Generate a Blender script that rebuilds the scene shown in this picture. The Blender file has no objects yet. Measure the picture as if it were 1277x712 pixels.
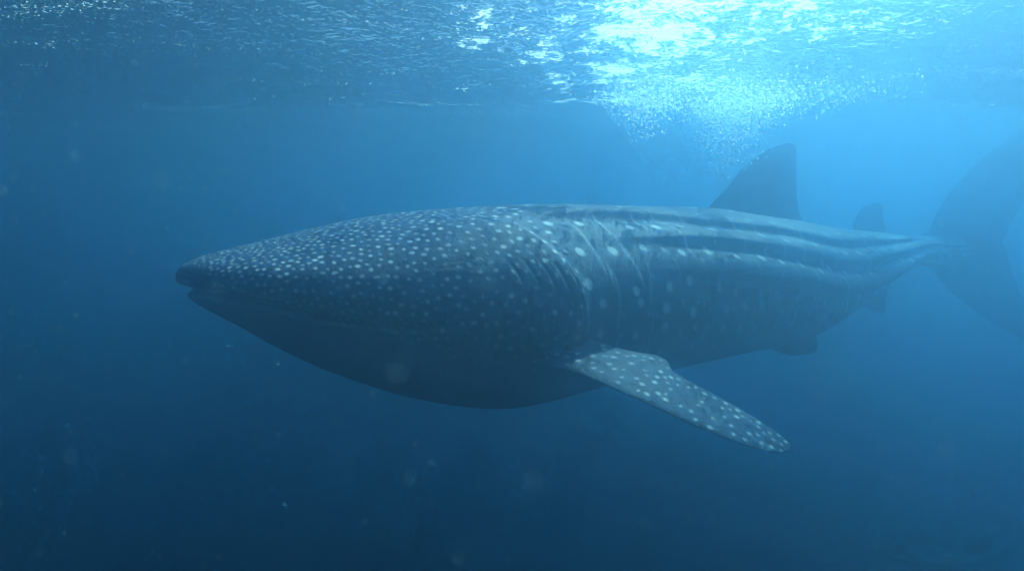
import bpy, math, random
import numpy as np
from mathutils import Vector, noise

R = math.radians
scene = bpy.context.scene
col = scene.collection

# ------------------------------------------------------------------ camera
F_PX, W_PX, H_PX = 900.0, 1277.0, 712.0
PITCH = math.atan2(75.0, F_PX)                      # looking slightly down
cam_d = bpy.data.cameras.new('camera')
cam_d.sensor_width = 36.0
cam_d.lens = 36.0 * F_PX / W_PX
cam_d.clip_start = 0.02
cam_d.clip_end = 2000.0
cam_d.dof.use_dof = True
cam_d.dof.focus_distance = 3.2
cam_d.dof.aperture_fstop = 2.0
cam = bpy.data.objects.new('camera', cam_d)
cam.location = (0, 0, 0)
cam.rotation_euler = (R(90) - PITCH, 0, 0)
col.objects.link(cam)
scene.camera = cam

# ------------------------------------------------------------------ sky, sun, exposure
SUN_EL, SUN_AZ = R(43), R(31)                       # azimuth measured from +Y towards +X
sun_dir = Vector((math.cos(SUN_EL) * math.sin(SUN_AZ), math.cos(SUN_EL) * math.cos(SUN_AZ), math.sin(SUN_EL)))
world = bpy.data.worlds.new('World')
scene.world = world
world.use_nodes = True
wn = world.node_tree
wn.nodes.clear()
sky = wn.nodes.new('ShaderNodeTexSky')
sky.sky_type = 'NISHITA'
sky.sun_disc = False
sky.sun_elevation = SUN_EL
sky.sun_rotation = SUN_AZ
bg = wn.nodes.new('ShaderNodeBackground')
bg.inputs['Strength'].default_value = 0.05
wo = wn.nodes.new('ShaderNodeOutputWorld')
wn.links.new(sky.outputs[0], bg.inputs[0])
wn.links.new(bg.outputs[0], wo.inputs[0])

sun_d = bpy.data.lights.new('sun', 'SUN')
sun_d.energy = 5.0
sun_d.angle = R(0.5)
sun_d.color = (1.0, 0.95, 0.86)
sun = bpy.data.objects.new('sun', sun_d)
sun.rotation_euler = (-sun_dir).to_track_quat('-Z', 'Y').to_euler()
sun.location = (3, 6, 20)
col.objects.link(sun)

scene.view_settings.view_transform = 'Standard'
scene.view_settings.look = 'None'
scene.view_settings.gamma = 1.0
scene.view_settings.use_curve_mapping = False
scene.view_settings.exposure = 1.6

scene.render.engine = 'CYCLES'
cy = scene.cycles
cy.max_bounces = 6
cy.volume_bounces = 3
cy.transparent_max_bounces = 24
cy.use_denoising = True
cy.use_adaptive_sampling = True
cy.adaptive_threshold = 0.04
cy.caustics_reflective = True
cy.caustics_refractive = True
cy.sample_clamp_indirect = 4.0

# ------------------------------------------------------------------ helpers
def tag(o, label=None, cat=None, group=None, kind=None):
    if label: o['label'] = label
    if cat: o['category'] = cat
    if group: o['group'] = group
    if kind: o['kind'] = kind
    return o

FWD = np.array([0, math.cos(PITCH), -math.sin(PITCH)])
UPV = np.array([0, math.sin(PITCH), math.cos(PITCH)])
def ray(x, y):
    return FWD + np.array([1.0, 0, 0]) * (x - W_PX / 2) / F_PX - UPV * (y - H_PX / 2) / F_PX
def on_plane(x, y, p, n):
    d = ray(x, y)
    return d * (np.dot(p, n) / np.dot(d, n))
def px(p):
    p = np.asarray(p, float)
    d = p @ FWD
    return (W_PX / 2 + F_PX * p[..., 0] / d, H_PX / 2 - F_PX * (p @ UPV) / d)
def sstep(a, b, x):
    t = np.clip((x - a) / (b - a), 0, 1)
    return t * t * (3 - 2 * t)
def mesh_from(name, verts, faces4=None, faces3=None, smooth=True):
    """numpy arrays to mesh; faces may hold quads and triangles"""
    me = bpy.data.meshes.new(name)
    verts = np.ascontiguousarray(verts, dtype=np.float32)
    parts, starts, totals, pos = [], [], [], 0
    for f, k in ((faces4, 4), (faces3, 3)):
        if f is not None and len(f):
            f = np.asarray(f, dtype=np.int32)
            parts.append(f.ravel())
            starts.append(pos + np.arange(len(f), dtype=np.int32) * k)
            pos += f.size
    loops = np.concatenate(parts)
    me.vertices.add(len(verts)); me.vertices.foreach_set('co', verts.ravel())
    me.loops.add(len(loops)); me.loops.foreach_set('vertex_index', loops)
    st = np.concatenate(starts)
    me.polygons.add(len(st)); me.polygons.foreach_set('loop_start', st.astype(np.int32))
    me.update(calc_edges=True)
    me.validate()
    if smooth:
        me.polygons.foreach_set('use_smooth', np.ones(len(me.polygons), dtype=bool))
    return me
def grid_faces(n, m, off=0, wrap=False):
    i = np.arange(n - 1)[:, None]
    j = np.arange(m if wrap else m - 1)[None, :]
    j2 = (j + 1) % m
    a = i * m + j; b = i * m + j2; c = (i + 1) * m + j2; d = (i + 1) * m + j
    return (np.stack([a, b, c, d], -1).reshape(-1, 4) + off).astype(np.int32)

class Nodes:
    def __init__(self, name):
        self.mat = bpy.data.materials.new(name)
        self.mat.use_nodes = True
        self.t = self.mat.node_tree
        self.t.nodes.clear()
        self.out = self.t.nodes.new('ShaderNodeOutputMaterial')
    def n(self, kind, **kw):
        nd = self.t.nodes.new(kind)
        for k, v in kw.items():
            if k in nd.inputs.keys(): 
                s = nd.inputs[k]
                if hasattr(v, 'is_output') or hasattr(v, 'links'): self.t.links.new(v, s)
                else: s.default_value = v
            else: setattr(nd, k, v)
        return nd
    def link(self, a, b): self.t.links.new(a, b)
    def math(self, op, a, b=0.0, clamp=False):
        nd = self.t.nodes.new('ShaderNodeMath'); nd.operation = op; nd.use_clamp = clamp
        for i, v in enumerate((a, b)):
            if isinstance(v, (int, float)): nd.inputs[i].default_value = v
            else: self.t.links.new(v, nd.inputs[i])
        return nd.outputs[0]
    def ramp(self, fac, stops, interp='LINEAR'):
        nd = self.t.nodes.new('ShaderNodeValToRGB')
        nd.color_ramp.interpolation = interp
        el = nd.color_ramp.elements
        while len(el) < len(stops): el.new(0.5)
        for e, (p, c) in zip(el, stops):
            e.position = p
            e.color = c if len(c) == 4 else (*c, 1)
        self.t.links.new(fac, nd.inputs[0])
        return nd.outputs[0]

# ------------------------------------------------------------------ the setting: seabed, sea surface
SEA_Z = 0.76
def axis_samples(lo, hi, dense_lo, dense_hi, step, growth=1.12):
    mid = list(np.arange(dense_lo, dense_hi + 1e-6, step))
    a, s = dense_lo, step
    left = []
    while a > lo:
        s *= growth; a -= s; left.append(max(a, lo))
    b, s = dense_hi, step
    right = []
    while b < hi:
        s *= growth; b += s; right.append(min(b, hi))
    return np.array(left[::-1] + mid + right)

rng = np.random.default_rng(11)
def sea_height(X, Y):
    # long swell whose trough runs across just beyond the fin, then shorter wind waves
    ph = (Y - 3.95 + 0.06 * X) * 2 * math.pi / 5.6
    z = -0.085 * np.cos(ph) - 0.02 * np.cos(2 * ph)
    calm = 0.55 + 0.6 * np.exp(-((X - 0.9) / 1.6) ** 2 - ((Y - 3.2) / 2.4) ** 2)     # ruffled over the shark, calmer around
    for k in range(46):
        lam = 2.6 * (0.915 ** k)
        a = 0.0042 * lam ** 1.05 * (0.6 + 0.8 * rng.random())
        if lam < 0.9: a = a * calm
        th = rng.normal(0.35, 1.1)
        kx, ky = math.sin(th) * 2 * math.pi / lam, math.cos(th) * 2 * math.pi / lam
        p = rng.random() * 6.283
        q = kx * X + ky * Y + p + 0.6 * np.sin(X * 0.9 + k) + 0.5 * np.sin(Y * 0.7 + 2 * k)
        z = z - a * (1 - 2 * np.abs(np.sin(q * 0.5))) if k % 3 == 0 else z + a * np.sin(q)
    return z
xs = axis_samples(-160, 160, -4.2, 5.2, 0.0125, 1.07)
ys = axis_samples(-160, 160, 1.6, 8.0, 0.0125, 1.07)
X, Y = np.meshgrid(xs, ys)
Z = sea_height(X, Y)
fade = np.exp(-np.maximum(np.hypot(X, Y) - 14, 0) / 10.0)
Z = SEA_Z + Z * fade
V = np.stack([X, Y, Z], -1).reshape(-1, 3)
me = mesh_from('sea_surface', V, grid_faces(len(ys), len(xs)))
sea = bpy.data.objects.new('sea_surface', me); col.objects.link(sea)
tag(sea, 'rippled underside of the sea surface with sun glitter and foam painted as white flecks', kind='structure')

m = Nodes('sea_surface')
tc = m.n('ShaderNodeTexCoord').outputs['Object']
def mapped(scale, rot=0.0, loc=(0, 0, 0)):
    mp = m.n('ShaderNodeMapping'); m.link(tc, mp.inputs[0])
    mp.inputs['Scale'].default_value = scale; mp.inputs['Rotation'].default_value = (0, 0, rot)
    mp.inputs['Location'].default_value = loc
    return mp.outputs[0]
n1 = m.n('ShaderNodeTexNoise', Scale=9.0, Detail=3.0, Roughness=0.6, Vector=mapped((1, 1.5, 1), 0.3))
n2 = m.n('ShaderNodeTexNoise', Scale=38.0, Detail=1.0, Roughness=0.55, Vector=mapped((1, 1.4, 1), -0.4))
hsum = m.math('ADD', m.math('MULTIPLY', n1.outputs[0], 0.023), m.math('MULTIPLY', n2.outputs[0], 0.009))
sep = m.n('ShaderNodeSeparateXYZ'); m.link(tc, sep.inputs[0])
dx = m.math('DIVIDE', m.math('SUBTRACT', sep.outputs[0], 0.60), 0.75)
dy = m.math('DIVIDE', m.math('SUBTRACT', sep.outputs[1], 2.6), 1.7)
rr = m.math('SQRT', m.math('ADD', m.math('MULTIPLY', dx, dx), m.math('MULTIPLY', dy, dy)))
glint_patch = m.ramp(m.math('MULTIPLY', rr, 0.5), [(0.0, (1, 1, 1)), (0.26, (0.82, 0.82, 0.82)), (0.48, (0.42, 0.42, 0.42)), (1.0, (0, 0, 0))])  # patch where the painted glints crowd together
bump = m.n('ShaderNodeBump', Strength=1.0, Distance=1.0, Height=m.math('MULTIPLY', hsum, m.math('ADD', 0.7, m.math('MULTIPLY', glint_patch, 0.5))))
nrm = bump.outputs[0]
fr = m.n('ShaderNodeFresnel', IOR=1.19, Normal=nrm).outputs[0]
gl = m.n('ShaderNodeBsdfGlossy', Roughness=0.06, Normal=nrm)
gl.inputs['Color'].default_value = (1, 1, 1, 1)
tr = m.n('ShaderNodeBsdfTransparent')
tr.inputs['Color'].default_value = (1, 1, 1, 1)
water = m.n('ShaderNodeMixShader')
m.link(fr, water.inputs[0]); m.link(tr.outputs[0], water.inputs[1]); m.link(gl.outputs[0], water.inputs[2])
# sun glints and foam painted as white flecks, thick in one patch, sparse elsewhere
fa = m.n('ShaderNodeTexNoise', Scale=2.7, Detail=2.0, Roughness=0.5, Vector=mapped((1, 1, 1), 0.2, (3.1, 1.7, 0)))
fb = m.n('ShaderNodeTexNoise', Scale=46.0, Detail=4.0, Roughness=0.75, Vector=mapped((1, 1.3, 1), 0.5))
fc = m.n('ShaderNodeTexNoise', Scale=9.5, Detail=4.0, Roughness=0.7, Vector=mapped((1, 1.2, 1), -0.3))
amount = m.math('ADD', m.math('MULTIPLY', glint_patch, 0.21), m.math('MULTIPLY', fa.outputs[0], 0.34))
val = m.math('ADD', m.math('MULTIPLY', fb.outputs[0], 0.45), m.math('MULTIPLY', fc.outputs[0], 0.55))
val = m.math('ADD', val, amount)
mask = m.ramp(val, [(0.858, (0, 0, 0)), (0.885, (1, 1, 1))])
# sparse pin-prick glints, painted white in slanting streaks everywhere
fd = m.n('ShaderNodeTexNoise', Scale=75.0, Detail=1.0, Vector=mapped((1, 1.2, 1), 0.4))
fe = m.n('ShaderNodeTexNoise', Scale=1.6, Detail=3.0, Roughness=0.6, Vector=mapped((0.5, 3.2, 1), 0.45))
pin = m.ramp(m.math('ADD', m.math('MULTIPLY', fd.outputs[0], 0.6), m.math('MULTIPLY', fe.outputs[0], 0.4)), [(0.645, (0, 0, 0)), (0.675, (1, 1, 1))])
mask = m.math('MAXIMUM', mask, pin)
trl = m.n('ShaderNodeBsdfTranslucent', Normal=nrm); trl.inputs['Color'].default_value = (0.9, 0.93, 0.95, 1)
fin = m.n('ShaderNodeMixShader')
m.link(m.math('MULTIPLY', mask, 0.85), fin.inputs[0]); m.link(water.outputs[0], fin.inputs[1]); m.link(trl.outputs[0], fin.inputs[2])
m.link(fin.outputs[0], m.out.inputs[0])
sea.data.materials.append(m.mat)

# seabed, far below in the dark
bx = np.linspace(-160, 160, 81)
BX, BY = np.meshgrid(bx, bx)
BZ = -42 + 1.2 * np.sin(BX * 0.09 + 1) * np.cos(BY * 0.07) + 0.5 * np.sin(BX * 0.31 + BY * 0.22)
me = mesh_from('seabed', np.stack([BX, BY, BZ], -1).reshape(-1, 3), grid_faces(81, 81))
bed = bpy.data.objects.new('seabed', me); col.objects.link(bed)
tag(bed, 'dim sandy seabed far below in deep blue water', kind='structure')
m = Nodes('seabed_sand')
nz = m.n('ShaderNodeTexNoise', Scale=0.6, Detail=6.0)
c = m.ramp(nz.outputs[0], [(0.3, (0.20, 0.18, 0.14)), (0.7, (0.32, 0.29, 0.23))])
b = m.n('ShaderNodeBsdfDiffuse'); m.link(c, b.inputs[0]); m.link(b.outputs[0], m.out.inputs[0])
bed.data.materials.append(m.mat)

# ------------------------------------------------------------------ the whale shark
Z0 = 2.16
TH = R(40.6)
nose = np.array([(226 - W_PX / 2) / F_PX * Z0, Z0])
# plan curve of the spine: straight, then the tail sweeps to one side
DL = 0.004
pts = [nose]; heads = [TH]
l = 0.0
BEND0 = None
while True:
    p = pts[-1]
    u = W_PX / 2 + F_PX * p[0] / p[1]
    if BEND0 is None and u > 1075: BEND0 = l
    h = TH
    if BEND0 is not None:
        h = TH - R(38) * float(sstep(0, 1.5, l - BEND0))
    heads.append(h)
    pts.append(p + DL * np.array([math.cos(h), math.sin(h)])); l += DL
    if u > 1178: break
SP = np.array(pts); SH = np.array(heads); SL = np.arange(len(SP)) * DL
SU = W_PX / 2 + F_PX * SP[:, 0] / SP[:, 1]
BODY_L = SL[-1]
print('precaudal length', BODY_L, 'bend at', BEND0, 'tail depth', SP[-1])
def plan(l):
    x = np.interp(l, SL, SP[:, 0]); y = np.interp(l, SL, SP[:, 1]); h = np.interp(l, SL, SH)
    return x, y, h
def l_of_px(u): return np.interp(u, SU, SL)
def z_on_spine(u, v):
    """height of the point of the spine's vertical sheet seen at a picture point"""
    l = l_of_px(u); x, y, h = plan(l)
    n = np.array([math.sin(h), -math.cos(h), 0.0])
    return on_plane(u, v, np.array([x, y, 0.0]), n)[2]

TOP = [(226,343),(230,337),(240,330),(260,321),(300,309),(350,296),(400,283),(450,272),(500,264),(550,259),(600,256),(700,254),(800,256),(880,260),(960,270),(1000,276),(1060,285),(1110,291),(1150,294),(1180,295)]
BOT = [(226,352),(230,368),(240,378),(265,393),(300,411),(350,438),(400,461),(450,479),(500,494),(550,504),(590,508),(620,506),(660,499),(740,483),(800,468),(850,457),(930,444),(985,424),(1020,408),(1060,382),(1100,356),(1140,344),(1165,334),(1180,327)]
tl = np.array([l_of_px(u) for u, v in TOP]); tz = np.array([z_on_spine(u, v) for u, v in TOP])
bl = np.array([l_of_px(u) for u, v in BOT]); bz = np.array([z_on_spine(u, v) for u, v in BOT])
def smooth_interp(l, xl, yl):
    # monotone-ish cubic (Catmull-Rom on uneven knots)
    d = np.gradient(yl, xl)
    i = np.clip(np.searchsorted(xl, l) - 1, 0, len(xl) - 2)
    h = xl[i + 1] - xl[i]; t = np.clip((l - xl[i]) / h, 0, 1)
    return ((2*t**3-3*t**2+1)*yl[i] + (t**3-2*t**2+t)*h*d[i] + (-2*t**3+3*t**2)*yl[i+1] + (t**3-t**2)*h*d[i+1])
LT = 8.0
wl = np.array([0, .004, .012, .03, .06, .10, .15, .20, .26, .34, .42, .50, .58, .66, .74, .80, 1.0]) * LT
ww = np.array([.008, .022, .034, .046, .058, .068, .076, .081, .080, .075, .067, .057, .046, .036, .027, .021, .018]) * LT

NR, NA = 760, 560
# ring positions evenly spread as seen, and crowded at the blunt snout
uu = np.linspace(226.0, 1178, NR)
rl = np.interp(uu, SU, SL)
# angles: crowd the flanks (0 = back midline, pi = belly midline), both sides
half = NA // 2
tt = np.linspace(0, 1, half + 1)
phi_h = math.pi * (tt - 0.13 * np.sin(2 * math.pi * tt) / (2 * math.pi) * 1.0)
phi = np.concatenate([phi_h[:-1], 2 * math.pi - phi_h[::-1][:-1]])     # 0..pi..2pi
sidev = np.where(np.arange(NA) < half, 1.0, -1.0)                     # +1: flank towards the camera side
sidev[0] = 1
aphi = np.where(phi <= math.pi, phi, 2 * math.pi - phi)
L2, A2 = np.meshgrid(rl, aphi, indexing='ij')
S2 = np.broadcast_to(sidev[None, :], L2.shape)
ztop = smooth_interp(rl, tl, tz); zbot = smooth_interp(rl, bl, bz)
wid = smooth_interp(rl, wl, ww)
TOP_A, BOT_A = np.array(TOP, float), np.array(BOT, float)
ca_, sa_ = np.cos(np.linspace(0, math.pi, 61)), np.sin(np.linspace(0, math.pi, 61))
sx_, sy_, sh_ = plan(rl)
for it in range(3):                                  # make the outline, not the mid plane, pass through the measured points
    zt_, zb_ = smooth_interp(rl, tl, tz), smooth_interp(rl, bl, bz)
    zm_ = zb_ + (zt_ - zb_) * 0.5
    Zs = np.where(ca_ > 0, zm_[:, None] + (zt_ - zm_)[:, None] * ca_, zm_[:, None] + (zm_ - zb_)[:, None] * ca_)
    Ws = wid[:, None] * sa_
    Ps = np.stack([sx_[:, None] + np.sin(sh_)[:, None] * Ws, sy_[:, None] - np.cos(sh_)[:, None] * Ws, Zs], -1)
    Us, Vs = px(Ps); Us = Us.ravel(); Vs = Vs.ravel()
    for A_, zz, fn in ((TOP_A, tz, np.min), (BOT_A, bz, np.max)):
        off = np.zeros(len(A_))
        for q in range(len(A_)):
            if 300 < A_[q, 0] < 1130:
                selv = Vs[np.abs(Us - A_[q, 0]) < 8]
                dep = np.interp(np.interp(A_[q, 0], SU, SL), SL, SP[:, 1])
                off[q] = 0.6 * (fn(selv) - A_[q, 1]) / F_PX * dep
        zz += np.convolve(np.pad(off, 2, mode='edge'), [0.1, 0.22, 0.36, 0.22, 0.1], 'valid')
ztop = smooth_interp(rl, tl, tz); zbot = smooth_interp(rl, bl, bz)
zmid = zbot + (ztop - zbot) * np.interp(rl / LT, [0, .02, .1, .2, .5, .8, 1], [.62, .58, .50, .46, .48, .52, .5])
def prof(x, n): return np.sign(x) * np.abs(x) ** n
cs, sn = np.cos(A2), np.sin(A2)
nt = np.interp(rl / LT, [0, .1, .25, .6, .8], [.88, .92, .95, .92, .98])[:, None]
up = cs > 0
Zr = np.where(up, zmid[:, None] + (ztop - zmid)[:, None] * np.abs(cs) ** 0.95,
              zmid[:, None] - (zmid - zbot)[:, None] * np.abs(cs) ** 0.95)
Wr = wid[:, None] * np.abs(sn) ** nt
jf = int(np.argmin(np.abs(np.degrees(phi_h) - 84)))
fx, fy, fh = plan(rl)
fu, fv = px(np.stack([fx + np.sin(fh) * Wr[:, jf], fy - np.cos(fh) * Wr[:, jf], Zr[:, jf]], -1))
k_ = np.maximum.accumulate(fu)
def flank_l(u): return float(np.interp(u, k_, rl))
G_END, G_BEG = flank_l(716), flank_l(648)
print('gills at', G_BEG, G_END)
# outward displacement (normal-ish direction in the section)
ND_w = np.abs(sn) * 1.0
ND_z = np.where(up, 1, 1) * cs
D = np.zeros_like(L2)
deg = np.degrees(A2)
# ridges along the back: gentle above, undercut below
on = sstep(1.3, 2.6, L2)
def ridge(center, amp, wu, wd):
    d = deg - center
    return amp * np.where(d < 0, np.exp(-(d / wu) ** 2), np.exp(-(d / wd) ** 2))
qf = sstep(0.9, 3.6, L2)
r1 = 26 + 26 * qf; r2 = 45 + 27 * qf; r3 = 64 + 29 * qf - 8 * sstep(5.0, 6.2, L2)
on1 = sstep(0.8, 1.5, L2) * (1 - sstep(4.4, 5.4, L2)); on2 = sstep(1.2, 2.1, L2) * (1 - sstep(5.0, 6.2, L2)); on3 = sstep(1.4, 2.3, L2)
D += on1 * ridge(r1, 0.022, 10, 3.2) + on2 * ridge(r2, 0.040, 11, 3.4) + on3 * ridge(r3, 0.070, 14, 3.4)
D -= on1 * 0.006 * np.exp(-((deg - r1 - 6) / 4.0) ** 2) + on2 * 0.006 * np.exp(-((deg - r2 - 7) / 5.0) ** 2) + on3 * 0.022 * np.exp(-((deg - r3 - 9) / 7.0) ** 2)
# lateral keel on the tail stalk
D += 0.07 * sstep(5.2, BODY_L, L2) * np.exp(-((deg - 84) / 12.0) ** 2)
# gill region: slight bulge with five overlapping flaps
gl_line = L2 + 0.08 * np.clip((84 - deg) / 36, 0, 1.6) ** 2 + 0.05 * np.clip((deg - 90) / 30, 0, 1.5)
D += 0.045 * sstep(0.4, G_END, L2) * (1 - sstep(G_END - 0.01, G_END + 0.09, gl_line)) * np.exp(-(np.maximum(deg - 84, 0) / 34.0) ** 2) * sstep(14, 46, deg)
gmask = np.exp(-((deg - 86) / 19.0) ** 4)
for k, gx in enumerate((650, 669, 686, 702, 716)):
    d = gl_line - flank_l(gx)
    D += gmask * (0.008 * np.exp(-(np.minimum(d, 0) / 0.045) ** 2) * (d < 0) - (0.012 + 0.004 * (k % 2)) * np.exp(-(d / 0.008) ** 2))
# cheek wrinkles and a lumpy, fleshy skin
for k in range(7):
    zc = 62 + k * 5.0
    d = deg - zc - 3 * np.sin(L2 * 5 + k)
    D -= 0.0012 * np.exp(-(d / 0.9) ** 2) * np.exp(-((L2 - (flank_l(570) + 0.03 * (k % 3))) / 0.15) ** 2)
D += 0.006 * np.sin(L2 * 4.1 + 3 * A2) * np.sin(2.3 * L2 - 5 * A2) * sstep(0.2, 1.0, L2)
D *= np.clip(wid[:, None] / 0.35, 0.15, 1)
Wv = Wr + D * ND_w
Zv = Zr + D * ND_z
# mouth: a notch round the front of the snout
zm_line = np.interp(rl, [0, .06, .25, .5], [z_on_spine(232, 362), z_on_spine(240, 366), z_on_spine(285, 384), z_on_spine(330, 398)])[:, None]
mo = np.exp(-((Zv - zm_line) / 0.011) ** 2) * (1 - sstep(0.38, 0.70, L2))
front = (1 - sstep(0.0, 0.30, L2))
Lv = L2 + 0.045 * mo * front
lowjaw = sstep(0.0, 0.012, zm_line - Zv) * (1 - sstep(0.0, 0.45, L2))
Lv = Lv + 0.012 * lowjaw
Wv = Wv * (1 - 0.16 * mo * (1 - front * 0.4))
px_, py_, hh_ = plan(Lv)
BX_ = px_ + np.sin(hh_) * Wv * S2
BY_ = py_ - np.cos(hh_) * Wv * S2
body_v = np.stack([BX_, BY_, Zv], -1)

# ---- skin markings: each spot is stamped into a per-vertex attribute
spot = np.zeros((NR, NA), np.float32)
srng = random.Random(5)
seg = np.zeros((NR, NA))
def stamp(lc, degc, side, ra, rb, amt, ang=0.0):
    """elliptic spot: ra along the body, rb around it (metres)"""
    i0, i1 = np.searchsorted(rl, [lc - 2.2 * max(ra, rb), lc + 2.2 * max(ra, rb)])
    if i1 <= i0: return
    ic = min(max(np.searchsorted(rl, lc), 0), NR - 1)
    jj = np.argmin(np.where(sidev == side, np.abs(np.degrees(aphi) - degc), 1e9))
    P0 = body_v[ic, jj]
    js = np.arange(jj - 45, jj + 46) % NA
    sub = body_v[max(i0,0):min(i1 + 1, NR)][:, js]
    dv = sub - P0
    h = np.interp(lc, SL, SH)
    t = np.array([math.cos(h), math.sin(h), 0.0])
    a = dv @ t
    rest = dv - a[..., None] * t
    b = np.linalg.norm(rest, axis=-1) * np.sign(rest[..., 2] + 1e-9)
    ca, sa = math.cos(ang), math.sin(ang)
    q = ((a * ca + b * sa) / ra) ** 2 + ((-a * sa + b * ca) / rb) ** 2
    val = amt * np.clip(1.5 - q, 0, 1) ** 0.8
    blk = np.ix_(np.arange(max(i0,0), min(i1 + 1, NR)), js)
    spot[blk] = np.maximum(spot[blk], val)
arc_z = np.cumsum(np.concatenate([np.zeros((NR, 1)), np.linalg.norm(np.diff(body_v[:, :half + 1], axis=1), axis=-1)], 1), 1)
def deg_at(lc, s):     # arc length from the back midline to angle
    ic = min(np.searchsorted(rl, lc), NR - 1)
    return np.interp(s, arc_z[ic, :half + 1], np.degrees(phi_h)), arc_z[ic, -1]
for side in (1.0, -1.0):
    # head: crowded small dots, growing towards the gills
    cells = {}
    placed = []
    tries = 0
    while tries < 28000:
        tries += 1
        lc = 0.03 + (G_END + 0.02) * srng.random() ** 1.15
        ic = min(np.searchsorted(rl, lc), NR - 1)
        arc = arc_z[ic, -1]
        s = srng.random() * arc * 0.66
        gap = 0.019 + 0.020 * sstep(0.05, 1.2, lc) + 0.022 * sstep(0.9, 1.4, lc)
        gap *= 0.9 + 0.45 * srng.random()
        dg, _ = deg_at(lc, s)
        jj = int(np.argmin(np.abs(np.degrees(phi_h) - dg)))
        P = body_v[ic, jj]
        key = (int(P[0] / 0.08), int(P[1] / 0.08), int(P[2] / 0.08))
        ok = True
        for a in (-1, 0, 1):
            for b_ in (-1, 0, 1):
                for c_ in (-1, 0, 1):
                    for Q in cells.get((key[0]+a, key[1]+b_, key[2]+c_), ()):
                        if (P[0]-Q[0])**2 + (P[1]-Q[1])**2 + (P[2]-Q[2])**2 < gap * gap: ok = False
        if not ok: continue
        cells.setdefault(key, []).append(P)
        r = (0.0047 + 0.0028 * float(sstep(0.05, 1.1, lc)) + 0.002 * float(sstep(0.9, 1.4, lc))) * srng.uniform(0.75, 1.15)
        fade_low = 1 - float(sstep(88, 122, dg))
        stamp(lc, dg, side, r * srng.uniform(1.05, 1.5), r, srng.choice((0.4, 0.7, 0.9, 1.0)) * (0.10 + 0.90 * fade_low), srng.uniform(-.3, .3))
    # trunk: columns of larger spots with faint pale bars between them
    lc = G_END + 0.05
    while lc < BODY_L - 0.1:
        _, arc = deg_at(lc, 0)
        q_ = float(sstep(0.9, 3.6, lc))
        e1, e2, e3 = 26 + 26 * q_, 45 + 27 * q_, 64 + 29 * q_
        rows = [(e1 * 0.35, .8), (e1 - 7, 1.0), (e2 - 9, 1.0), (e3 - 10, 1.0), (e3 + 10, 1.0), (e3 + 20, .85), (e3 + 31, .6), (e3 + 43, .3)]
        for dg, am in rows:
            lj = lc + srng.gauss(0, 0.018) + 0.06 * (dg / 90.0)
            r = (0.0168 - 0.001 * float(sstep(4, 6.5, lc))) * srng.uniform(0.85, 1.15)
            stamp(lj, dg + srng.gauss(0, 1.5), side, r * srng.uniform(.95, 1.1), r * srng.uniform(1.0, 1.35), am * srng.uniform(0.8, 1.0), srng.uniform(-.4, .4))
            if srng.random() < 0.45:
                stamp(lj + srng.uniform(.06, .11), dg + srng.gauss(0, 4), side, r * .6, r * .8, am * srng.uniform(0.25, 0.5), 0.0)
        dg = srng.uniform(15, 30)
        lb = lc + srng.uniform(0.07, 0.11)
        while dg < 125:
            if srng.random() < 0.6:
                stamp(lb + srng.gauss(0, 0.01) + 0.06 * (dg / 90.0), dg, side, 0.006, srng.uniform(0.05, 0.10), srng.uniform(0.22, 0.45) * (1 - float(sstep(85, 125, dg))), srng.uniform(-.2, .05))
            dg += srng.uniform(5, 10)
        lc += srng.uniform(0.155, 0.185) * (1 - 0.3 * float(sstep(4, 6.5, lc)))
belly = (np.clip(sstep(94, 132, deg), 0, 1)).astype(np.float32)

all_v, all_f, all_spot, all_belly = [body_v.reshape(-1, 3)], [grid_faces(NR, NA, 0, True)], [spot.ravel()], [belly.ravel()]
tri = []
nv = NR * NA
# close the snout and the tail stalk
capv = np.array([body_v[0].mean(0) , body_v[-1].mean(0)])
for ci, ring in ((nv, np.arange(NA)), (nv + 1, (NR - 1) * NA + np.arange(NA)[::-1])):
    nx = np.roll(ring, -1)
    tri.append(np.stack([np.full(NA, ci), nx, ring], -1))
all_v.append(capv); all_spot.append(np.zeros(2)); all_belly.append(np.zeros(2)); nv += 2

def catmull(P, n):
    P = np.asarray(P, float)
    d = np.concatenate([[0], np.cumsum(np.linalg.norm(np.diff(P, axis=0), axis=1) ** 0.5 + 1e-6)])
    t = np.linspace(0, d[-1], n)
    return np.stack([smooth_interp(t, d, P[:, k]) for k in range(P.shape[1])], -1)

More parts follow.
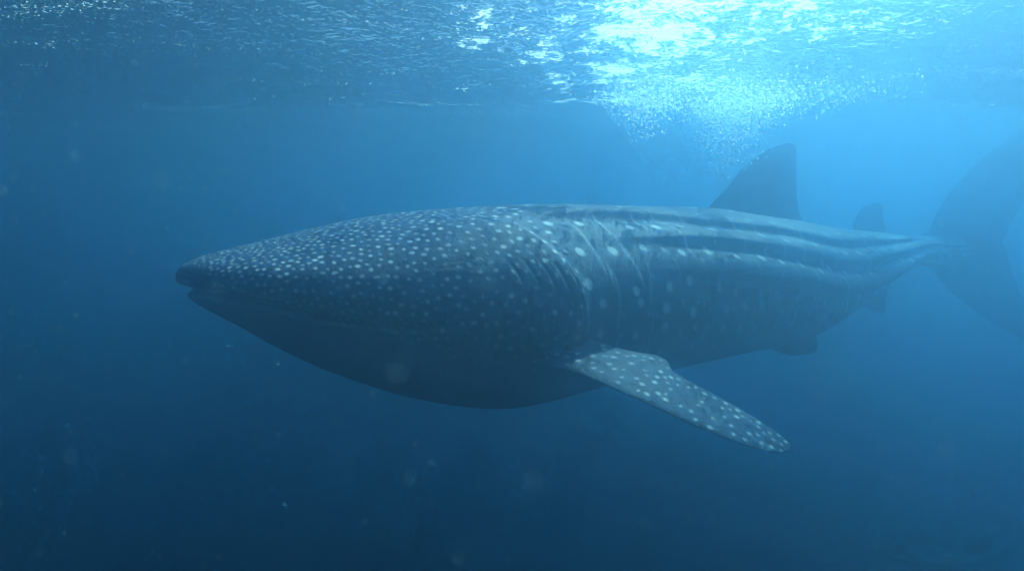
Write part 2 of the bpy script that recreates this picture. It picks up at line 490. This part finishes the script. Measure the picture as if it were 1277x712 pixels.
def add_fin(lead, trail, normal, th_root, th_tip, n_span=90, n_ch=44, spots=None, flare=0.0, belly_down=0.0):
    """fin lofted between a leading and a trailing edge polyline (root to tip) with an aerofoil section"""
    global nv
    LE = catmull(lead, n_span); TE = catmull(trail, n_span)
    n = np.asarray(normal, float); n /= np.linalg.norm(n)
    t = np.linspace(0, 1, n_span)
    th = th_root + (th_tip - th_root) * t ** 0.8 + flare * np.exp(-(t / 0.10) ** 2)
    th *= np.sqrt(np.clip(1 - t ** 8, 0.0004, 1))
    a = np.linspace(0, 2 * math.pi, n_ch, endpoint=False)
    c = 0.5 - 0.5 * np.cos(a)                           # 0 leading .. 1 trailing
    sgn = np.where(a <= math.pi, 1.0, -1.0)
    shape = sgn * 1.9 * (0.2969 * np.sqrt(c) - 0.126 * c - 0.3516 * c**2 + 0.2843 * c**3 - 0.0985 * c**4)
    P = LE[:, None, :] * (1 - c)[None, :, None] + TE[:, None, :] * c[None, :, None]
    P = P + (th[:, None] * shape[None, :])[..., None] * n
    all_v.append(P.reshape(-1, 3)); all_f.append(grid_faces(n_span, n_ch, nv, True))
    sp = np.zeros((n_span, n_ch), np.float32)
    up_side = sgn * (1.0 if n[2] >= 0 else -1.0)
    if spots:
        count, r0, seed = spots
        r_ = np.random.default_rng(seed)
        got = []
        tries = 0
        while len(got) < count and tries < 9000:
            tries += 1
            i = int(r_.integers(2, n_span - 4)); j = int(r_.integers(1, n_ch))
            if abs(c[j] - 0.5) > 0.42: continue
            q = P[i, j]
            if any(np.linalg.norm(q - g) < r0 * 3.9 for g in got): continue
            got.append(q)
            d = np.linalg.norm(P - q, axis=-1)
            am = r_.uniform(.55, 1.0)
            sp = np.maximum(sp, am * np.clip(1.5 - (d / (r0 * r_.uniform(.75, 1.2))) ** 2, 0, 1))
    be = np.where(up_side > 0, 0.0, belly_down)[None, :] * np.ones((n_span, 1))
    all_spot.append(sp.ravel()); all_belly.append(be.ravel())
    # close root and tip
    base = nv; nv += n_span * n_ch
    for row, rev in ((0, False), (n_span - 1, True)):
        ring = base + row * n_ch + np.arange(n_ch)
        if rev: ring = ring[::-1]
        tri.append(np.stack([np.full(n_ch - 2, ring[0]), ring[2:], ring[1:-1]], -1))

def spine_pt(u, v):
    l = l_of_px(u); x, y, h = plan(l)
    return on_plane(u, v, np.array([x, y, 0.0]), np.array([math.sin(h), -math.cos(h), 0.0]))
nrm_body = np.array([math.sin(TH), -math.cos(TH), 0.0])
# first dorsal fin
lead = [(872,280),(884,258),(905,236),(930,206),(958,187),(984,178)]
trail = [(1000,296),(997,272),(994,245),(993,215),(993,192),(992,181)]
add_fin([spine_pt(*p) for p in lead], [spine_pt(*p) for p in trail], nrm_body, 0.085, 0.018, flare=0.08)
# its free rear tip
add_fin([spine_pt(955,292), spine_pt(980,272), spine_pt(993,258)], [spine_pt(1004,284), spine_pt(1001,276), spine_pt(995,260)], nrm_body, 0.05, 0.012, 30, 24)
# second dorsal fin
def spine_pts(L): return [spine_pt(*p) for p in L]
add_fin(spine_pts([(1062,296),(1066,275),(1074,261),(1088,254),(1098,253)]), spine_pts([(1112,296),(1105,288),(1102,274),(1101,262),(1101,255)]), nrm_body, 0.05, 0.012, 50, 30, flare=0.03)
# anal fin
add_fin(spine_pts([(1052,360),(1066,376),(1082,385),(1098,391)]), spine_pts([(1112,340),(1107,360),(1105,378),(1103,391)]), nrm_body, 0.05, 0.012, 50, 30, flare=0.03)

# pectoral fins, mirrored about the spine
def mirror(P):
    P = np.asarray(P, float); o = np.array([nose[0], nose[1], 0.0])
    return P - 2 * ((P - o) @ nrm_body)[..., None] * nrm_body
near = body_v[:, :half].reshape(-1, 3)
nu, nvv = px(near)
dd = (nu - 712) ** 2 + (nvv - 430) ** 2
Rt = near[np.argmin(np.where(near @ FWD < 3.4, dd, 1e9))] + np.array([0.02, -0.05, 0])
root_depth = float(Rt @ FWD)
print('pectoral root', Rt, root_depth)
Tp = ray(986, 557) * (root_depth - 0.06)
span = (Tp - Rt) / np.linalg.norm(Tp - Rt)
chord = np.array([0.20, 0.85, 0.36]); chord -= span * (chord @ span); chord /= np.linalg.norm(chord)
pn = np.cross(span, chord); pn *= np.sign(pn[2])
def pec(u, v): return on_plane(u, v, Rt, pn)
lead = [(668,418),(705,452),(745,472),(800,500),(870,532),(930,555),(965,564),(984,562)]
trail = [(690,394),(735,416),(790,438),(828,447),(841,464),(882,487),(922,509),(953,528),(974,543),(987,555)]
LEp = [pec(*p) for p in lead]; TEp = [pec(*p) for p in trail]
for E in (LEp, TEp):                                 # sink the root into the flank
    E[0] = E[0] - nrm_body * 0.40; E[1] = E[1] - nrm_body * (0.20 if E is LEp else 0.14); E[2] = E[2] - nrm_body * (0.07 if E is LEp else 0.03)
add_fin(LEp, TEp, pn, 0.075, 0.022, 170, 120, spots=(230, 0.0070, 8), flare=0.11, belly_down=0.7)
add_fin(mirror(LEp), mirror(TEp), mirror(pn + np.array([nose[0], nose[1], 0])) - np.array([nose[0], nose[1], 0]), 0.075, 0.022, 60, 40, flare=0.10, belly_down=0.7)

# pelvic fins
lq = l_of_px(965); qx, qy, qh = plan(lq)
q0 = np.array([qx, qy, 0]) + nrm_body * 0.22
def pel(u, v): return on_plane(u, v, q0, np.array([0.35, -0.90, 0.25]))
LEq = [pel(930,408), pel(958,432), pel(985,443), pel(1012,441)]
TEq = [pel(1010,392), pel(1015,412), pel(1019,427), pel(1019,437)]
pq = np.array([0.35, -0.90, 0.25])
add_fin(LEq, TEq, pq, 0.05, 0.014, 50, 30, flare=0.04)
add_fin(mirror(LEq), mirror(TEq), pq - 2 * (pq @ nrm_body) * nrm_body, 0.05, 0.014, 50, 30, flare=0.04)

# caudal fin in the vertical sheet of the tail
ex, ey, eh = plan(BODY_L)
cn = np.array([math.sin(eh), -math.cos(eh), 0.0]); cp = np.array([ex, ey, 0.0])
def cau(u, v): return on_plane(u, v, cp, cn)
up_lead = [(1150,318),(1162,280),(1185,240),(1220,203),(1262,170),(1310,138),(1352,116)]
up_trail = [(1215,330),(1250,300),(1262,276),(1280,248),(1308,205),(1338,160),(1360,122)]
add_fin([cau(*p) for p in up_lead], [cau(*p) for p in up_trail], cn, 0.075, 0.02, 120, 50, flare=0.05)
lo_lead = [(1150,290),(1163,335),(1188,365),(1222,392),(1258,415),(1290,428)]
lo_trail = [(1215,285),(1250,303),(1258,325),(1268,355),(1282,385),(1300,422)]
add_fin([cau(*p) for p in lo_lead], [cau(*p) for p in lo_trail], cn, 0.07, 0.02, 100, 46, flare=0.05)

V = np.concatenate(all_v); Fq = np.concatenate(all_f); Ft = np.concatenate(tri)
base = np.array([*SP[len(SP) // 3], float(np.min(body_v[..., 2]))])
me = mesh_from('whale_shark', V - base, Fq, Ft)
at = me.attributes.new('spot', 'FLOAT', 'POINT'); at.data.foreach_set('value', np.concatenate(all_spot).astype(np.float32))
at = me.attributes.new('belly', 'FLOAT', 'POINT'); at.data.foreach_set('value', np.concatenate(all_belly).astype(np.float32))
shark = bpy.data.objects.new('whale_shark', me); shark.location = base; col.objects.link(shark)
tag(shark, 'huge spotted blue-grey whale shark swimming just below the sea surface', 'whale shark')

m = Nodes('whale_shark_skin')
sp = m.n('ShaderNodeAttribute', attribute_name='spot').outputs['Fac']
be = m.n('ShaderNodeAttribute', attribute_name='belly').outputs['Fac']
ob = m.n('ShaderNodeTexCoord').outputs['Object']
nz = m.n('ShaderNodeTexNoise', Scale=7.0, Detail=7.0, Roughness=0.65, Vector=ob).outputs[0]
nf = m.n('ShaderNodeTexNoise', Scale=120.0, Detail=3.0, Roughness=0.6, Vector=ob).outputs[0]
back = m.ramp(nz, [(0.25, (0.014, 0.036, 0.084)), (0.75, (0.024, 0.058, 0.126))])
mx = m.n('ShaderNodeMix', data_type='RGBA'); m.link(be, mx.inputs['Factor']); m.link(back, mx.inputs[6]); mx.inputs[7].default_value = (0.34, 0.44, 0.56, 1)
mx2 = m.n('ShaderNodeMix', data_type='RGBA'); m.link(sp, mx2.inputs['Factor']); m.link(mx.outputs[2], mx2.inputs[6]); mx2.inputs[7].default_value = (0.74, 0.84, 0.86, 1)
bp = m.n('ShaderNodeBump', Strength=0.35, Distance=0.01, Height=m.math('ADD', nf, m.math('MULTIPLY', nz, 2.0)))
bs = m.n('ShaderNodeBsdfPrincipled', Roughness=0.62, Normal=bp.outputs[0])
m.link(mx2.outputs[2], bs.inputs['Base Color'])
bs.inputs['Specular IOR Level'].default_value = 0.15
m.link(bs.outputs[0], m.out.inputs[0])
me.materials.append(m.mat)

# eyes: small dark balls low behind the corners of the mouth
em = Nodes('eye_surface')
g = em.n('ShaderNodeBsdfPrincipled', Roughness=0.2); g.inputs['Base Color'].default_value = (0.01, 0.012, 0.015, 1)
em.link(g.outputs[0], em.out.inputs[0])
le = 0.47
ic = int(np.searchsorted(rl, le))
for sd in (1.0, -1.0):
    cand = np.where(sidev == sd)[0]
    jj = cand[np.argmin(np.abs(np.degrees(aphi[cand]) - 101))]
    c0 = body_v[ic, jj] - base - nrm_body * sd * 0.008
    us, vs = np.meshgrid(np.linspace(0, math.pi, 13), np.linspace(0, 2 * math.pi, 20, endpoint=False), indexing='ij')
    ev = np.stack([np.sin(us) * np.cos(vs), np.sin(us) * np.sin(vs), np.cos(us)], -1).reshape(-1, 3) * 0.024 + c0
    eme = mesh_from('eye', ev, grid_faces(13, 20, 0, True))
    e = bpy.data.objects.new('eye', eme); col.objects.link(e); e.parent = shark
    eme.materials.append(em.mat)

# ------------------------------------------------------------------ bubbles and drifting specks
t_ = (1 + 5 ** 0.5) / 2
ICO = np.array([(-1,t_,0),(1,t_,0),(-1,-t_,0),(1,-t_,0),(0,-1,t_),(0,1,t_),(0,-1,-t_),(0,1,-t_),(t_,0,-1),(t_,0,1),(-t_,0,-1),(-t_,0,1)]) / math.hypot(1, t_)
ICF = np.array([(0,11,5),(0,5,1),(0,1,7),(0,7,10),(0,10,11),(1,5,9),(5,11,4),(11,10,2),(10,7,6),(7,1,8),(3,9,4),(3,4,2),(3,2,6),(3,6,8),(3,8,9),(4,9,5),(2,4,11),(6,2,10),(8,6,7),(9,8,1)])
CAPV = np.array([(0, 0, 1)] + [(0.75 * math.cos(a), 0.75 * math.sin(a), 0.62) for a in np.arange(6) * math.pi / 3] + [(math.cos(a), math.sin(a), 0.0) for a in np.arange(6) * math.pi / 3 + 0.5])
CAPF = np.array([(0, 1 + i, 1 + (i + 1) % 6) for i in range(6)] + [(1 + i, 7 + i, 1 + (i + 1) % 6) for i in range(6)] + [(1 + (i + 1) % 6, 7 + i, 7 + (i + 1) % 6) for i in range(6)])
def specks(name, P, r, squash=None, ICO=ICO, ICF=ICF, domes=False):
    v = ICO[None] * np.asarray(r)[:, None, None]
    if domes:                                        # every little shell bulges its own way, most of them towards the light
        ax = np.array(sun_dir)[None] + r_.normal(0, 0.55, (len(P), 3)); ax /= np.linalg.norm(ax, axis=1)[:, None]
        e1 = np.cross(ax, r_.normal(size=(len(P), 3))); e1 /= np.linalg.norm(e1, axis=1)[:, None]
        e2 = np.cross(ax, e1)
        v = v[..., 0:1] * e1[:, None] + v[..., 1:2] * e2[:, None] + v[..., 2:3] * ax[:, None]
    if squash is not None: v = v * squash[:, None, :]
    v = v + P[:, None, :]
    f = ICF[None] + (np.arange(len(P)) * len(ICO))[:, None, None]
    return mesh_from(name, v.reshape(-1, 3), None, f.reshape(-1, 3))
r_ = np.random.default_rng(21)
def sea_at(x, y):
    i = np.clip(np.searchsorted(xs, x), 0, len(xs) - 1); j = np.clip(np.searchsorted(ys, y), 0, len(ys) - 1)
    return (SEA_Z + sea_height_Z)[j, i]
sea_height_Z = Z - SEA_Z
def plume(n, cx, cy, sx, sy, depth, r0, r1):
    x = r_.normal(cx, sx, n); y = r_.normal(cy, sy, n)
    d = -np.log(1 - r_.random(n) * 0.98) * depth * np.exp(-((x - cx) / (1.6 * sx)) ** 2)
    z = sea_at(x, y) - 0.012 - d
    r = r0 + (r1 - r0) * r_.random(n) ** 3
    return np.stack([x, y, z], -1), r
P1, q1 = plume(7500, 1.14, 3.75, 0.12, 0.22, 0.10, 0.0014, 0.0055)
P2, q2 = plume(2000, 0.68, 3.7, 0.10, 0.2, 0.07, 0.002, 0.007)
P3, q3 = plume(1300, 1.45, 3.8, 0.25, 0.25, 0.035, 0.0018, 0.006)
me = specks('bubbles', np.concatenate([P1, P2, P3]), np.concatenate([q1, q2, q3]), None, CAPV, CAPF, True)
bub = bpy.data.objects.new('bubbles', me); col.objects.link(bub)
tag(bub, 'cloud of tiny bright air bubbles churned up above the dorsal fin', 'bubbles', kind='stuff')
m = Nodes('air_bubble')
g1 = m.n('ShaderNodeBsdfTranslucent'); g1.inputs[0].default_value = (0.85, 0.9, 0.92, 1)
g2 = m.n('ShaderNodeBsdfGlossy', Roughness=0.25); g2.inputs[0].default_value = (0.9, 0.95, 0.97, 1)
mixb = m.n('ShaderNodeMixShader'); mixb.inputs[0].default_value = 0.1
m.link(g1.outputs[0], mixb.inputs[1]); m.link(g2.outputs[0], mixb.inputs[2])
tb = m.n('ShaderNodeBsdfTransparent'); tb.inputs[0].default_value = (1, 1, 1, 1)
mt = m.n('ShaderNodeMixShader'); mt.inputs[0].default_value = 1.0
m.link(tb.outputs[0], mt.inputs[1]); m.link(mixb.outputs[0], mt.inputs[2]); m.link(mt.outputs[0], m.out.inputs[0])
me.materials.append(m.mat)

# plankton and marine snow, spread evenly through the water around
n = 17000
P = np.stack([r_.uniform(-1.6, 1.6, n), r_.uniform(0.10, 2.2, n), r_.uniform(-1.3, 0.55, n)], -1)
r = 0.0005 + 0.0018 * r_.random(n) ** 4
n2_ = 3000
P = np.concatenate([P, np.stack([r_.uniform(-3.2, 4.2, n2_), r_.uniform(2.2, 6.5, n2_), r_.uniform(-3.0, 0.5, n2_)], -1)])
r = np.concatenate([r, 0.0006 + 0.0016 * r_.random(n2_) ** 4]); n += n2_
OCV = np.array([(1,0,0),(-1,0,0),(0,1,0),(0,-1,0),(0,0,1),(0,0,-1)], float)
OCF = np.array([(0,2,4),(2,1,4),(1,3,4),(3,0,4),(2,0,5),(1,2,5),(3,1,5),(0,3,5)])
me = specks('marine_snow', P, r, r_.uniform(0.6, 1.3, (n, 3)), OCV, OCF)
ms = bpy.data.objects.new('marine_snow', me); col.objects.link(ms)
tag(ms, 'pale specks of plankton drifting everywhere in the blue water', 'plankton', kind='stuff')
m = Nodes('plankton')
g1 = m.n('ShaderNodeBsdfTranslucent'); g1.inputs[0].default_value = (0.42, 0.66, 0.74, 1)
g2 = m.n('ShaderNodeBsdfDiffuse'); g2.inputs[0].default_value = (0.42, 0.66, 0.74, 1)
mixb = m.n('ShaderNodeMixShader'); mixb.inputs[0].default_value = 0.4
m.link(g1.outputs[0], mixb.inputs[1]); m.link(g2.outputs[0], mixb.inputs[2]); m.link(mixb.outputs[0], m.out.inputs[0])
me.materials.append(m.mat)

# ------------------------------------------------------------------ the body of water: one even volume round everything
top = float(V[:, 2].max())
ztop_w = float(Z.max()) + 0.03
lo, hi = np.array([-165, -165, -45.0]), np.array([165, 165, ztop_w])
bv = np.array([(x, y, z) for x in (lo[0], hi[0]) for y in (lo[1], hi[1]) for z in (lo[2], hi[2])])
bf = np.array([(0,1,3,2),(4,6,7,5),(0,4,5,1),(2,3,7,6),(0,2,6,4),(1,5,7,3)])
me = mesh_from('haze', bv, bf, None, smooth=False)
hz = bpy.data.objects.new('haze', me); col.objects.link(hz)
tag(hz, 'blue sea water that clouds with distance', 'water', kind='stuff')
m = Nodes('sea_water')
pv = m.n('ShaderNodeVolumePrincipled')
pv.inputs['Density'].default_value = 1.0
pv.inputs['Color'].default_value = (0.098, 0.226, 0.342, 1)
pv.inputs['Absorption Color'].default_value = (0.23, 0.64, 0.875, 1)
pv.inputs['Anisotropy'].default_value = 0.93
m.link(pv.outputs[0], m.out.inputs['Volume'])
me.materials.append(m.mat)
